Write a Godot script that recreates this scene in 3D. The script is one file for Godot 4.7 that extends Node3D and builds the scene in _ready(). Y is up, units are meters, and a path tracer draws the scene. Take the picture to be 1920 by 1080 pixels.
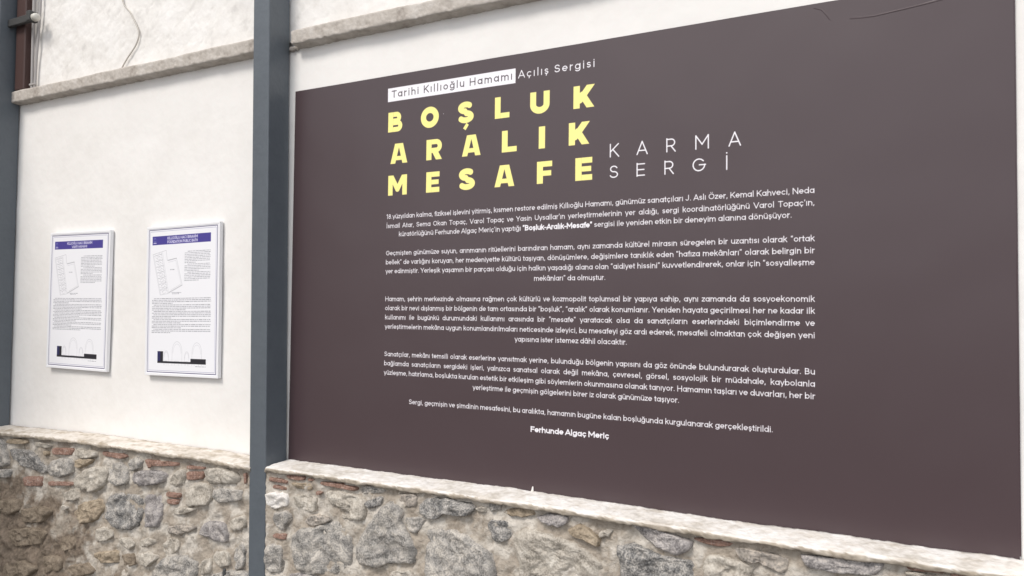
extends Node3D
# A street-side courtyard wall: rubble base, plaster above, dark steel posts, a printed exhibition banner and two info boards.

var rng := RandomNumberGenerator.new()
var nz := FastNoiseLite.new()
var nz2 := FastNoiseLite.new()
var mats := {}
var used_names := {}

func _ready():
	rng.seed = 20240
	nz.seed = 11
	nz.noise_type = FastNoiseLite.TYPE_SIMPLEX_SMOOTH
	nz.frequency = 1.0
	nz.fractal_octaves = 3
	nz2.seed = 77
	nz2.noise_type = FastNoiseLite.TYPE_SIMPLEX_SMOOTH
	nz2.frequency = 1.0
	nz2.fractal_octaves = 2
	# camera
	var cam := Camera3D.new()
	cam.name = "camera"
	cam.fov = 40.612
	cam.near = 0.05
	cam.far = 200.0
	add_child(cam)
	cam.position = Vector3(2.3795, 1.4801, 2.4567)
	var b := Basis(Vector3.UP, deg_to_rad(28.376)) * Basis(Vector3.RIGHT, deg_to_rad(1.914)) * Basis(Vector3.BACK, deg_to_rad(0.584))
	cam.basis = b
	cam.current = true
	# sky and exposure
	var env := Environment.new()
	env.background_mode = Environment.BG_SKY
	var sm := ProceduralSkyMaterial.new()
	sm.sky_top_color = Color(0.83, 0.845, 0.87)
	sm.sky_horizon_color = Color(0.86, 0.86, 0.87)
	sm.sky_curve = 0.15
	sm.ground_horizon_color = Color(0.45, 0.43, 0.41)
	sm.ground_bottom_color = Color(0.35, 0.33, 0.31)
	sm.sun_angle_max = 1.0
	var sky := Sky.new()
	sky.sky_material = sm
	env.sky = sky
	env.background_energy_multiplier = 1.0
	env.tonemap_mode = Environment.TONE_MAPPER_LINEAR
	env.tonemap_exposure = 1.96
	env.sdfgi_enabled = true
	env.ssao_enabled = true
	env.ssil_enabled = true
	var we := WorldEnvironment.new()
	we.name = "world_environment"
	we.environment = env
	add_child(we)
	# soft sun behind thin cloud, high in front of the wall
	var sun := DirectionalLight3D.new()
	sun.name = "sun"
	sun.light_energy = 0.40
	sun.light_color = Color(1.0, 0.975, 0.945)
	sun.light_angular_distance = 18.0
	sun.shadow_enabled = true
	add_child(sun)
	sun.look_at_from_position(Vector3(-1.3, 5.7, 4.9), Vector3.ZERO, Vector3.UP)
	make_materials()
	build_setting()
	build_wall()
	build_rubble()
	build_posts()
	build_banner()
	build_boards()
	build_fittings()

# ---------------------------------------------------------------- helpers
func lin(r: float, g: float, bl: float) -> Color:
	return Color(r, g, bl).linear_to_srgb()

func numbered(n: String) -> String:
	if not used_names.has(n):
		used_names[n] = 0
		return n
	used_names[n] += 1
	return "%s_%03d" % [n, used_names[n]]

func thing(called: String, label: String, category: String, at := Vector3.ZERO, group := "") -> Node3D:
	var o := Node3D.new()
	o.name = numbered(called)
	add_child(o)
	o.position = at
	o.set_meta("label", label)
	o.set_meta("category", category)
	if group != "":
		o.set_meta("group", group)
	return o

func part(called: String, mesh: Mesh, mat: Material, parent: Node, at := Vector3.ZERO) -> MeshInstance3D:
	var o := MeshInstance3D.new()
	o.name = called
	o.mesh = mesh
	o.material_override = mat
	parent.add_child(o, true)
	o.position = at
	return o

func noise_img(size: int, seed_: int, freq: float, oct := 4, type := FastNoiseLite.TYPE_SIMPLEX_SMOOTH) -> PackedByteArray:
	var n := FastNoiseLite.new()
	n.seed = seed_
	n.noise_type = type
	n.frequency = freq
	n.fractal_octaves = oct
	var im := n.get_seamless_image(size, size, false, false, 0.12, true)
	im.convert(Image.FORMAT_L8)
	return im.get_data()

# colours (linear) blended by a coarse and a fine noise; also returns a bump map made from the fine noise
func grain_tex(size: int, seed_: int, cols: Array, f_coarse: float, f_fine: float, fine_share: float, contrast: float) -> Array:
	var a := noise_img(size, seed_, f_coarse, 4)
	var c := noise_img(size, seed_ + 1, f_fine, 3)
	var e := noise_img(size, seed_ + 2, f_coarse * 2.3, 3)
	var lut := PackedByteArray()
	lut.resize(256 * 3)
	for i in 256:
		var t := clampf((i / 255.0 - 0.5) * contrast + 0.5, 0.0, 1.0) * (cols.size() - 1)
		var k := mini(int(t), cols.size() - 2)
		var col: Color = cols[k].lerp(cols[k + 1], t - k)
		col = col.linear_to_srgb()
		lut[i * 3] = int(col.r * 255)
		lut[i * 3 + 1] = int(col.g * 255)
		lut[i * 3 + 2] = int(col.b * 255)
	var out := PackedByteArray()
	out.resize(size * size * 3)
	var cs := 1.0 - fine_share
	for i in size * size:
		var v := int((a[i] * 0.6 + e[i] * 0.4) * cs + c[i] * fine_share) * 3
		out[i * 3] = lut[v]
		out[i * 3 + 1] = lut[v + 1]
		out[i * 3 + 2] = lut[v + 2]
	var im := Image.create_from_data(size, size, false, Image.FORMAT_RGB8, out)
	var hb := PackedByteArray()
	hb.resize(size * size)
	for i in size * size:
		hb[i] = (c[i] + e[i]) >> 1
	var nm := Image.create_from_data(size, size, false, Image.FORMAT_L8, hb)
	nm.convert(Image.FORMAT_RGBA8)
	nm.bump_map_to_normal_map(6.0)
	return [ImageTexture.create_from_image(im), ImageTexture.create_from_image(nm)]

func grain_mat(called: String, tex: Array, tile: float, rough: float, bump: float, tint := Color.WHITE, vcol := false) -> StandardMaterial3D:
	var m := StandardMaterial3D.new()
	m.albedo_texture = tex[0]
	m.albedo_color = tint
	m.roughness = rough
	m.metallic_specular = 0.3
	if bump > 0.0:
		m.normal_enabled = true
		m.normal_texture = tex[1]
		m.normal_scale = bump
	m.uv1_triplanar = true
	m.uv1_world_triplanar = true
	m.uv1_scale = Vector3.ONE / tile
	m.vertex_color_use_as_albedo = vcol
	mats[called] = m
	return m

func flat_mat(called: String, col: Color, rough: float, metal := 0.0) -> StandardMaterial3D:
	var m := StandardMaterial3D.new()
	m.albedo_color = col
	m.roughness = rough
	m.metallic = metal
	mats[called] = m
	return m

func make_materials():
	var g := func(v): return Color(v, v, v)
	var plaster = grain_tex(512, 5, [Color(0.765, 0.742, 0.715), Color(0.80, 0.78, 0.757), Color(0.82, 0.803, 0.783)], 0.005, 0.05, 0.25, 1.4)
	grain_mat("plaster", plaster, 1.7, 0.85, 0.10)
	var rough_pl = grain_tex(512, 15, [Color(0.66, 0.64, 0.615), Color(0.755, 0.73, 0.70), Color(0.79, 0.77, 0.745), Color(0.81, 0.79, 0.77)], 0.008, 0.05, 0.3, 1.9)
	grain_mat("rough_plaster", rough_pl, 1.1, 0.95, 0.22)
	var conc = grain_tex(512, 25, [Color(0.30, 0.265, 0.235), Color(0.44, 0.40, 0.36), Color(0.51, 0.47, 0.43), Color(0.58, 0.545, 0.51)], 0.008, 0.05, 0.28, 1.7)
	grain_mat("concrete", conc, 0.8, 0.95, 0.45)
	var mortar = grain_tex(512, 35, [Color(0.60, 0.58, 0.55), Color(0.86, 0.85, 0.84), Color(0.95, 0.95, 0.94), Color(1, 1, 1)], 0.015, 0.06, 0.45, 2.0)
	grain_mat("mortar", mortar, 0.45, 0.97, 1.0, Color.WHITE, true)
	var lime = grain_tex(512, 45, [Color(0.50, 0.46, 0.41), Color(0.66, 0.62, 0.575), Color(0.755, 0.725, 0.695), Color(0.81, 0.785, 0.765)], 0.007, 0.045, 0.28, 2.0)
	grain_mat("lime", lime, 0.7, 0.95, 0.6, Color.WHITE, true)
	# stones
	var st_g = grain_tex(512, 101, [Color(0.13, 0.128, 0.126), Color(0.235, 0.23, 0.225), Color(0.33, 0.32, 0.31), Color(0.45, 0.425, 0.395), Color(0.57, 0.54, 0.50)], 0.011, 0.09, 0.42, 2.8)
	grain_mat("stone_g", st_g, 0.42, 0.85, 1.0, lin(1.0, 0.975, 0.94))
	grain_mat("stone_g2", st_g, 0.55, 0.85, 1.0, lin(1.0, 0.93, 0.86))
	var st_d = grain_tex(512, 111, [Color(0.08, 0.08, 0.082), Color(0.16, 0.16, 0.162), Color(0.25, 0.248, 0.245), Color(0.38, 0.36, 0.34), Color(0.56, 0.54, 0.52)], 0.013, 0.09, 0.42, 2.8)
	grain_mat("stone_d", st_d, 0.40, 0.8, 1.0, lin(1.0, 0.98, 0.95))
	var st_p = grain_tex(512, 121, [Color(0.14, 0.132, 0.134), Color(0.265, 0.252, 0.254), Color(0.385, 0.367, 0.364), Color(0.54, 0.51, 0.485)], 0.012, 0.085, 0.40, 2.7)
	grain_mat("stone_p", st_p, 0.38, 0.85, 1.0, lin(1.0, 0.975, 0.95))
	var st_w = grain_tex(512, 131, [Color(0.22, 0.20, 0.17), Color(0.40, 0.36, 0.31), Color(0.50, 0.46, 0.40), Color(0.62, 0.58, 0.52)], 0.011, 0.085, 0.38, 2.6)
	grain_mat("stone_w", st_w, 0.45, 0.92, 1.0)
	grain_mat("stone_o", st_w, 0.50, 0.92, 1.0, lin(0.78, 0.70, 0.60))
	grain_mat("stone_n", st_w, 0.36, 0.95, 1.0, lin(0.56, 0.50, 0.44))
	grain_mat("stone_l", lime, 0.34, 0.95, 1.0)
	var br = grain_tex(512, 141, [Color(0.15, 0.10, 0.078), Color(0.26, 0.16, 0.125), Color(0.33, 0.21, 0.168), Color(0.44, 0.355, 0.31)], 0.014, 0.07, 0.45, 2.4)
	grain_mat("stone_b", br, 0.40, 0.92, 0.9)
	grain_mat("brick_pale", br, 0.33, 0.92, 0.9, lin(1.0, 1.0, 1.0))
	var pave = grain_tex(512, 151, [Color(0.10, 0.095, 0.088), Color(0.15, 0.142, 0.132), Color(0.20, 0.19, 0.178)], 0.012, 0.12, 0.4, 2.0)
	grain_mat("paving", pave, 1.4, 0.92, 0.6)
	# metals and paints
	var paint = grain_tex(256, 161, [Color(0.084, 0.098, 0.113), Color(0.094, 0.109, 0.126), Color(0.100, 0.116, 0.133)], 0.012, 0.09, 0.3, 1.4)
	var pm = grain_mat("post_paint", paint, 0.6, 0.42, 0.06)
	pm.metallic_specular = 0.5
	flat_mat("maroon", lin(0.060, 0.030, 0.026), 0.55)
	flat_mat("conduit", lin(0.36, 0.34, 0.33), 0.5)
	flat_mat("dark_iron", lin(0.045, 0.045, 0.045), 0.6)
	flat_mat("porcelain", lin(0.55, 0.53, 0.48), 0.35)
	flat_mat("cable", lin(0.50, 0.465, 0.42), 0.7)
	flat_mat("board_edge", lin(0.80, 0.80, 0.82), 0.45)
	flat_mat("vinyl_back", lin(0.059, 0.0375, 0.042), 0.35)

# convex box with bevelled edges, centred at c
func bev_box(size: Vector3, bev: float) -> ArrayMesh:
	var st := SurfaceTool.new()
	st.begin(Mesh.PRIMITIVE_TRIANGLES)
	var h := size * 0.5
	var v := func(s: Vector3, ax: int) -> Vector3:
		var q := Vector3(s.x * (h.x - bev), s.y * (h.y - bev), s.z * (h.z - bev))
		q[ax] = s[ax] * h[ax]
		return q
	for ax in 3:
		var u := (ax + 1) % 3
		var w := (ax + 2) % 3
		for s in [-1.0, 1.0]:
			var q := []
			for k in [[-1, -1], [1, -1], [1, 1], [-1, 1]]:
				var sg := Vector3.ZERO
				sg[ax] = s
				sg[u] = k[0]
				sg[w] = k[1]
				q.append(v.call(sg, ax))
			fan_out(st, q)
		# edges running along axis ax
		for su in [-1.0, 1.0]:
			for sw in [-1.0, 1.0]:
				var s0 := Vector3.ZERO
				s0[ax] = -1.0
				s0[u] = su
				s0[w] = sw
				var s1 := s0
				s1[ax] = 1.0
				fan_out(st, [v.call(s0, u), v.call(s1, u), v.call(s1, w), v.call(s0, w)])
	for sx in [-1.0, 1.0]:
		for sy in [-1.0, 1.0]:
			for sz in [-1.0, 1.0]:
				var s := Vector3(sx, sy, sz)
				fan_out(st, [v.call(s, 0), v.call(s, 1), v.call(s, 2)])
	return st.commit()

# flat polygon facing away from the origin
func fan_out(st: SurfaceTool, q: Array):
	var n: Vector3 = (q[1] - q[0]).cross(q[2] - q[0]).normalized()
	var c := Vector3.ZERO
	for p in q:
		c += p
	if n.dot(c) < 0.0:
		n = -n
		q.reverse()
	for i in range(1, q.size() - 1):
		for p in [q[0], q[i + 1], q[i]]:
			st.set_normal(n)
			st.add_vertex(p)

# rounded-rectangle hollow section standing on y 0
func post_mesh(w: float, d: float, h: float, r: float) -> ArrayMesh:
	var prof := []
	for c in [[1, 1, 0], [-1, 1, 90], [-1, -1, 180], [1, -1, 270]]:
		for k in 5:
			var a := deg_to_rad(c[2] + k * 22.5)
			prof.append([Vector2(c[0] * (w / 2 - r) + cos(a) * r, c[1] * (d / 2 - r) + sin(a) * r), Vector2(cos(a), sin(a))])
	var st := SurfaceTool.new()
	st.begin(Mesh.PRIMITIVE_TRIANGLES)
	var n := prof.size()
	for i in n:
		var a = prof[i]
		var b = prof[(i + 1) % n]
		var q := [[a, 0.0], [b, 0.0], [b, h], [a, h]]
		# seen from above (x right, z down) the profile runs clockwise
		for k in [0, 1, 2, 0, 2, 3]:
			st.set_normal(Vector3(q[k][0][1].x, 0, q[k][0][1].y))
			st.add_vertex(Vector3(q[k][0][0].x, q[k][1], q[k][0][0].y))
	for i in range(1, n - 1):
		for k in [0, i + 1, i]:
			st.set_normal(Vector3.UP)
			st.add_vertex(Vector3(prof[k][0].x, h, prof[k][0].y))
	return st.commit()

# grid of points rows x cols; ORDER a, b, c, d is the front side when (along i) x (along j) points away from the viewer
func grid_mesh(ni: int, nj: int, f: Callable, col = null, uv = null, flip := false) -> ArrayMesh:
	var st := SurfaceTool.new()
	st.begin(Mesh.PRIMITIVE_TRIANGLES)
	for i in ni + 1:
		for j in nj + 1:
			var p: Vector3 = f.call(i, j)
			if col != null:
				st.set_color(col.call(p))
			if uv != null:
				st.set_uv(uv.call(i, j))
			st.add_vertex(p)
	for i in ni:
		for j in nj:
			var a := i * (nj + 1) + j
			var b := a + nj + 1
			for k in ([a, b + 1, b, a, a + 1, b + 1] if flip else [a, b, b + 1, a, b + 1, a + 1]):
				st.add_index(k)
	st.generate_normals()
	return st.commit()

func tube(pts: Array, r: float, sides := 8) -> ArrayMesh:
	var n := pts.size()
	var rings := []
	for i in n:
		var t: Vector3 = (pts[mini(i + 1, n - 1)] - pts[maxi(i - 1, 0)]).normalized()
		var u := t.cross(Vector3.BACK if absf(t.z) < 0.9 else Vector3.UP).normalized()
		var w := t.cross(u)
		rings.append([pts[i], u, w])
	return grid_mesh(n - 1, sides, func(i, j):
		var a: float = TAU * j / sides
		return rings[i][0] + (rings[i][1] * cos(a) + rings[i][2] * sin(a)) * r, null, null, true)

func lathe(prof: Array, axis_x := false, sides := 16) -> ArrayMesh:
	return grid_mesh(prof.size() - 1, sides, func(i, j):
		var a: float = TAU * j / sides
		var r: float = prof[i][0]
		if axis_x:
			return Vector3(prof[i][1], cos(a) * r, sin(a) * r)
		return Vector3(cos(a) * r, prof[i][1], -sin(a) * r), null, null, false)

# ---------------------------------------------------------------- setting
func build_setting():
	var g := MeshInstance3D.new()
	g.name = "ground"
	var pm := PlaneMesh.new()
	pm.size = Vector2(160, 160)
	g.mesh = pm
	g.material_override = mats.paving
	add_child(g)
	g.set_meta("kind", "structure")
	g.set_meta("label", "grey paved courtyard ground in front of the wall")
	# the building that returns towards the viewer just outside the frame on the left and keeps the sky off that end
	var w := thing("return_wall", "plastered wall returning at a right angle beyond the left steel post", "wall", Vector3(-2.45, 0, 0))
	part("wall_face", bev_box(Vector3(0.3, 3.6, 3.2), 0.01), mats.concrete, w, Vector3(-0.15, 1.8, 1.6))

# ---------------------------------------------------------------- plaster wall
const WX0 := -3.4
const WX1 := 3.6

func build_wall():
	var t := thing("plaster_wall", "tall cream plastered wall with a projecting concrete band above the banner", "wall")
	part("wall_core", bev_box(Vector3(WX1 - WX0, 3.6, 0.22), 0.005), mats.plaster, t, Vector3((WX0 + WX1) / 2, 1.8, -0.13))
	# smooth lower coat: slightly uneven trowelled face
	part("smooth_plaster", grid_mesh(280, 72, func(i, j):
		var x: float = WX0 + (WX1 - WX0) * i / 280.0
		var y: float = 0.80 + 1.82 * j / 72.0
		return Vector3(x, y, nz.get_noise_2d(x * 1.7, y * 1.7) * 0.004 + nz2.get_noise_2d(x * 9, y * 9) * 0.0006 - 0.002), null, null, true), mats.plaster, t)
	# rough upper coat
	part("rough_render", grid_mesh(700, 96, func(i, j):
		var x: float = WX0 + (WX1 - WX0) * i / 700.0
		var y: float = 2.64 + 0.96 * j / 96.0
		var z := nz.get_noise_2d(x * 3, y * 3) * 0.006 + nz2.get_noise_2d(x * 14, y * 14) * 0.0014
		var pit := nz.get_noise_2d(x * 26 + 50, y * 26)
		if pit > 0.42:
			z -= (pit - 0.42) * 0.014
		return Vector3(x, y, z - 0.002), null, null, true), mats.rough_plaster, t)
	band(t, -2.046, -0.118, 1)
	band(t, 0.008, WX1, 2)
	# broken stub of the band beside the middle post
	part("band_stub", grid_mesh(10, 8, func(i, j):
		var a: float = PI * j / 8.0
		var x: float = -0.052 + 0.062 * i / 10.0
		var r: float = 0.016 * (0.55 + 0.6 * nz2.get_noise_2d(x * 60, j * 0.7) + (0.2 if i > 2 else 0.0))
		if i == 0 or i == 10:
			r = 0.002
		return Vector3(x, 2.606 - cos(a) * r * 0.8, sin(a) * r), null, null, true), mats.concrete, t)

func band(t: Node3D, x0: float, x1: float, sd: int):
	var n := int((x1 - x0) / 0.008)
	var nj := 16
	part("concrete_band", grid_mesh(n, nj, func(i, j):
		var x: float = x0 + (x1 - x0) * i / n
		var jag := nz.get_noise_2d(x * 22, sd * 9.0) * 0.0035 + nz2.get_noise_2d(x * 60, 3.0) * 0.0015
		var top := 2.667 + nz2.get_noise_2d(x * 3, 7.0) * 0.004 + nz2.get_noise_2d(x * 30, 17.0) * 0.0012
		var bot := 2.607 + maxf(jag, -0.002)
		var zf := 0.049 + nz.get_noise_2d(x * 5, 21.0) * 0.003
		var p := Vector3.ZERO
		# back top, over the front, under to the back
		if j <= 3:
			p = Vector3(x, top + 0.002 - 0.002 * j / 3.0, zf * j / 3.0 - 0.004 * (1 - j / 3.0))
			if j == 3:
				p.z -= 0.003
		elif j <= 11:
			var q: float = (j - 4) / 7.0
			p = Vector3(x, lerpf(top - 0.003, bot + 0.004, q), zf)
			p.z += nz.get_noise_3d(x * 20, p.y * 20, 4.0) * 0.003 + nz2.get_noise_3d(x * 60, p.y * 60, 4.0) * 0.0018
		else:
			var q: float = (j - 12) / 4.0
			p = Vector3(x, bot + nz.get_noise_3d(x * 18, 0.0, q * 3) * 0.004 * (1 - q) - 0.006 * q, lerpf(zf - 0.003, -0.004, q))
		if i == 0 or i == n:
			p.y = lerpf(p.y, 2.638, 0.06)
		return p), mats.concrete, t)
	# end caps
	for e in [x0, x1]:
		part("band_end", bev_box(Vector3(0.006, 0.052, 0.045), 0.002), mats.concrete, t, Vector3(e + (0.0035 if e == x0 else -0.0035), 2.636, 0.021))

# ---------------------------------------------------------------- rubble base
const FACE := 0.117     # how far the rubble stands in front of the plaster

# height of the coping at the plaster: it sags a little towards both ends
func ledge(x: float) -> float:
	return 0.863 - 0.010 * smoothstep(1.1, 1.9, x) - 0.016 * smoothstep(-1.3, -2.1, x) - 0.006 * smoothstep(-0.40, -0.12, x) * (1.0 if x < -0.05 else 0.0)

func vis_low(x: float) -> float:
	return 0.40 + 0.17 * x

func earth(p: Vector3) -> float:
	# bare brown earth mortar at the low left end: ragged patch
	var d := (-1.02 - p.x) * 0.9 - maxf(p.y - 0.52, 0.0) * 3.2 + minf(0.30 - p.y, 0.25) * 1.1
	d += nz.get_noise_2d(p.x * 4.0, p.y * 4.0) * 0.55 + nz2.get_noise_2d(p.x * 22.0, p.y * 22.0) * 0.22
	return clampf(d * 3.0, 0.0, 1.0)

func mortar_col(p: Vector3) -> Color:
	var n := nz.get_noise_2d(p.x * 7.0 + 30.0, p.y * 7.0)
	var n2 := nz2.get_noise_2d(p.x * 45.0, p.y * 45.0)
	var c := Color(0.405, 0.355, 0.30).lerp(Color(0.60, 0.56, 0.505), clampf(n * 2.2 + n2 * 0.7 + 0.35, 0.0, 1.0))
	var br := Color(0.275, 0.222, 0.175).lerp(Color(0.19, 0.154, 0.122), clampf(n2 * 1.3 + n * 0.8 + 0.4, 0.0, 1.0))
	return c.lerp(br, earth(p))

func mortar_z(x: float, y: float) -> float:
	var z := FACE - 0.005 + nz.get_noise_2d(x * 8.0, y * 8.0) * 0.012 + nz2.get_noise_2d(x * 20.0, y * 20.0) * 0.006 + nz.get_noise_2d(x * 50.0, y * 50.0) * 0.005
	var e := clampf((-1.1 - x) * 1.5, 0.0, 1.0) * clampf((0.6 - y) * 4.0, 0.0, 1.0)
	return z + e * (nz.get_noise_2d(x * 11.0, y * 11.0 + 40.0) * 0.022)

func build_rubble():
	var lab := ["rubble stone base with white coping under the two framed boards", "rubble stone base with white coping under the dark banner"]
	var spans := [[-3.2, -0.095], [-0.016, 3.4]]
	var placed: Array[PackedVector2Array] = []
	var walls := []
	for s in 2:
		var t := thing("rubble_wall", lab[s], "stone wall", Vector3.ZERO, "rubble base walls")
		walls.append(t)
		var x0: float = spans[s][0]
		var x1: float = spans[s][1]
		var n := int((x1 - x0) / 0.009)
		part("mortar", grid_mesh(n + 2, 96, func(i, j):
			var ii := clampi(i - 1, 0, n)
			var x: float = x0 + (x1 - x0) * ii / n
			var y: float = -0.02 + 0.86 * j / 96.0
			var z := mortar_z(x, y)
			var e := minf(x - x0, x1 - x)
			if e < 0.01:
				z -= (0.01 - e) * (0.01 - e) * 40.0
			if s == 1 and e < 0.05:
				z = lerpf(maxf(z, 0.119 + nz2.get_noise_2d(x * 40.0, y * 25.0) * 0.004), z, smoothstep(0.02, 0.05, e))
			if i == 0 or i == n + 2:
				z = -0.003
			return Vector3(x, y, z), mortar_col, null, true), mats.mortar, t)
		coping(t, x0, x1, s)
	for r in STONES:
		var kind: String = r[0]
		var poly := PackedVector2Array()
		for i in range(1, r.size(), 2):
			poly.append(Vector2(r[i], r[i + 1]))
		placed.append(poly)
		lay(walls[0] if poly[0].x < -0.06 else walls[1], kind, poly)
	# the rest of the wall, below and beside what the picture shows
	var kinds := ["g", "g", "w", "w", "o", "p", "d", "b"]
	for s in 2:
		var x0: float = spans[s][0] + 0.03
		var x1: float = spans[s][1] - 0.03
		var tries := 3400
		var made := 0
		while tries > 0 and made < 150:
			tries -= 1
			var big := tries > 1300
			var kind: String = kinds[rng.randi() % kinds.size()]
			var rx := rng.randf_range(0.045, 0.10) if big else rng.randf_range(0.018, 0.04)
			var ry := rx * rng.randf_range(0.55, 0.95)
			if kind == "b":
				rx = rng.randf_range(0.04, 0.08)
				ry = 0.014
			var c := Vector2(rng.randf_range(x0 + rx, x1 - rx), rng.randf_range(0.02 + ry, 0.815 - ry))
			if c.x > -2.0 and c.x < 2.72 and c.y + ry > vis_low(c.x) - 0.012:
				# between the larger stones in view only small pale packing stones
				if big or rng.randf() < 0.90 or earth(Vector3(c.x, c.y, 0)) > 0.2:
					continue
				kind = ["w", "w", "o", "w"][rng.randi() % 4]
				rx = rng.randf_range(0.016, 0.045)
				ry = rx * rng.randf_range(0.5, 0.9)
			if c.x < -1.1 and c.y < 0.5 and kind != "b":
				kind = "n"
			var poly := PackedVector2Array()
			var m := rng.randi_range(6, 9)
			for k in m:
				var a := TAU * (k + rng.randf_range(-0.22, 0.22)) / m
				var q := Vector2(cos(a), sin(a))
				q = q / pow(pow(absf(q.x), 3.2) + pow(absf(q.y), 3.2), 1 / 3.2)
				poly.append(c + Vector2(q.x * rx, q.y * ry) * rng.randf_range(0.85, 1.08))
			var ok := true
			for o in placed:
				if not clear_of(poly, o, 0.007):
					ok = false
					break
			if not ok:
				continue
			placed.append(poly)
			made += 1
			lay(walls[s], kind, poly)

func clear_of(a: PackedVector2Array, b: PackedVector2Array, gap: float) -> bool:
	var ra := Rect2(a[0], Vector2.ZERO)
	for p in a:
		ra = ra.expand(p)
	var rb := Rect2(b[0], Vector2.ZERO)
	for p in b:
		rb = rb.expand(p)
	if not ra.grow(gap).intersects(rb):
		return true
	var g := Geometry2D.offset_polygon(a, gap)
	return g.is_empty() or Geometry2D.intersect_polygons(g[0], b).is_empty()

# one stone or brick: rounded outline, domed uneven face, bedded in the mortar
func lay(t: Node3D, kind: String, poly: PackedVector2Array):
	var c := Vector2.ZERO
	for p in poly:
		c += p
	c /= poly.size()
	var brick := kind == "b"
	# round the corners once, then resample
	var fine := PackedVector2Array()
	var m := poly.size()
	var cut := 0.12 if brick else 0.14
	for i in m:
		var a := poly[i]
		var d := poly[(i + 1) % m]
		fine.append(a.lerp(d, cut))
		fine.append(a.lerp(d, 0.5))
		fine.append(a.lerp(d, 1.0 - cut))
	var per := 0.0
	for i in fine.size():
		per += fine[i].distance_to(fine[(i + 1) % fine.size()])
	var n := clampi(int(per / 0.014), 18, 56)
	var ring := PackedVector2Array()
	var k := 0
	var acc := 0.0
	for i in n:
		var want := per * i / n
		while acc + fine[k].distance_to(fine[(k + 1) % fine.size()]) < want:
			acc += fine[k].distance_to(fine[(k + 1) % fine.size()])
			k += 1
		var seg := fine[k].distance_to(fine[(k + 1) % fine.size()])
		var q := fine[k].lerp(fine[(k + 1) % fine.size()], (want - acc) / maxf(seg, 1e-6))
		var out := (q - c).normalized()
		if not brick:
			q = c + (q - c) * 1.07
		ring.append(q + out * nz2.get_noise_2d(q.x * 40.0, q.y * 40.0) * (0.003 if brick else 0.007))
	var size := per / TAU
	var hgt := clampf(size * 0.30, 0.015, 0.023) * rng.randf_range(0.75, 1.25)
	if brick:
		hgt = rng.randf_range(0.009, 0.016)
	var tilt := Vector2(rng.randf_range(-0.09, 0.09), rng.randf_range(-0.12, 0.16))
	if brick:
		tilt *= 0.3
	var rr := [1.04, 1.0, 0.965, 0.92]
	var hh := [-0.9, 0.2, 0.74, 0.93]
	var deep := clampi(int(size / 0.008), 4, 14)
	for i in range(1, deep):
		rr.append(0.92 * (1.0 - float(i) / deep))
		hh.append(minf(0.97 + 0.015 * i, 1.0))
	var sharp := rng.randf_range(0.0, 1.0)
	var z0 := FACE - 0.006
	var st := SurfaceTool.new()
	st.begin(Mesh.PRIMITIVE_TRIANGLES)
	var rows := rr.size()
	for i in rows:
		for j in n:
			var q: Vector2 = c + (ring[j] - c) * rr[i]
			var d := q - c
			var h: float = hh[i]
			if h > 0.0 and h < 1.0:
				h = lerpf(h, pow(h, 1.7), sharp)
			var z: float = z0 + hgt * h + d.dot(tilt)
			if i > 1:
				var amp := 0.4 if brick else 1.0
				z += (nz.get_noise_3d(q.x * 11.0, q.y * 11.0, c.x * 7.0) * 0.011 - absf(nz.get_noise_3d(q.x * 17.0 + 5.0, q.y * 17.0, c.y * 5.0)) * 0.012 + 0.003 + nz2.get_noise_3d(q.x * 34.0, q.y * 34.0, c.y * 9.0) * 0.0055) * amp
				# chipped steps
				var ch := nz2.get_noise_3d(q.x * 9.0 + 40.0, q.y * 12.0, c.x * 3.0)
				if ch > 0.18 and not brick:
					z -= minf((ch - 0.18) * 0.09, 0.007)
			st.add_vertex(Vector3(q.x - c.x, q.y - c.y, z - z0))
	st.add_vertex(Vector3(0, 0, hgt + nz.get_noise_3d(c.x * 13.0, c.y * 13.0, c.x * 7.0) * 0.01))
	var mid := rows * n
	for i in rows - 1:
		for j in n:
			var j2 := (j + 1) % n
			var a := i * n + j
			var b := i * n + j2
			for v in [a, a + n, b + n, a, b + n, b]:
				st.add_index(v)
	for j in n:
		for v in [(rows - 1) * n + j, mid, (rows - 1) * n + (j + 1) % n]:
			st.add_index(v)
	st.generate_normals()
	var mat: Material = mats["stone_" + kind]
	if kind == "g" and rng.randf() < 0.4:
		mat = mats.stone_g2
	part("brick" if brick else "stone", st.commit(), mat, t, Vector3(c.x, c.y, z0))

# white lime skin on the top, beige mortar along the broken lip with its side-facing shade darkened into the colour; the left length is creamier and dirtier
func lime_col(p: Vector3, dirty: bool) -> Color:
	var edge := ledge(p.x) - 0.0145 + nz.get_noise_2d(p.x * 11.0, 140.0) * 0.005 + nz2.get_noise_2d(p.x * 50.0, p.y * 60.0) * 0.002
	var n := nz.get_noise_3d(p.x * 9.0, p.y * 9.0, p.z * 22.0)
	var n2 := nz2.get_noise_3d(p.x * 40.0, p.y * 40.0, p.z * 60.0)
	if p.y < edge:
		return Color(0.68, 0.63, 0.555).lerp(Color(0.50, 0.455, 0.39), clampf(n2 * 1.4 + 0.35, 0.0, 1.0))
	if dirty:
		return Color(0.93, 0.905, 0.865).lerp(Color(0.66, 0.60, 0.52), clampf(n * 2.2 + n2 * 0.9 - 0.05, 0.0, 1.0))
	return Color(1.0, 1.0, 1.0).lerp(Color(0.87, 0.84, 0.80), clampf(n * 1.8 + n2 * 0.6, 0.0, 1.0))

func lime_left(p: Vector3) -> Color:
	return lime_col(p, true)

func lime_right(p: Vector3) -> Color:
	return lime_col(p, false)

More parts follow.
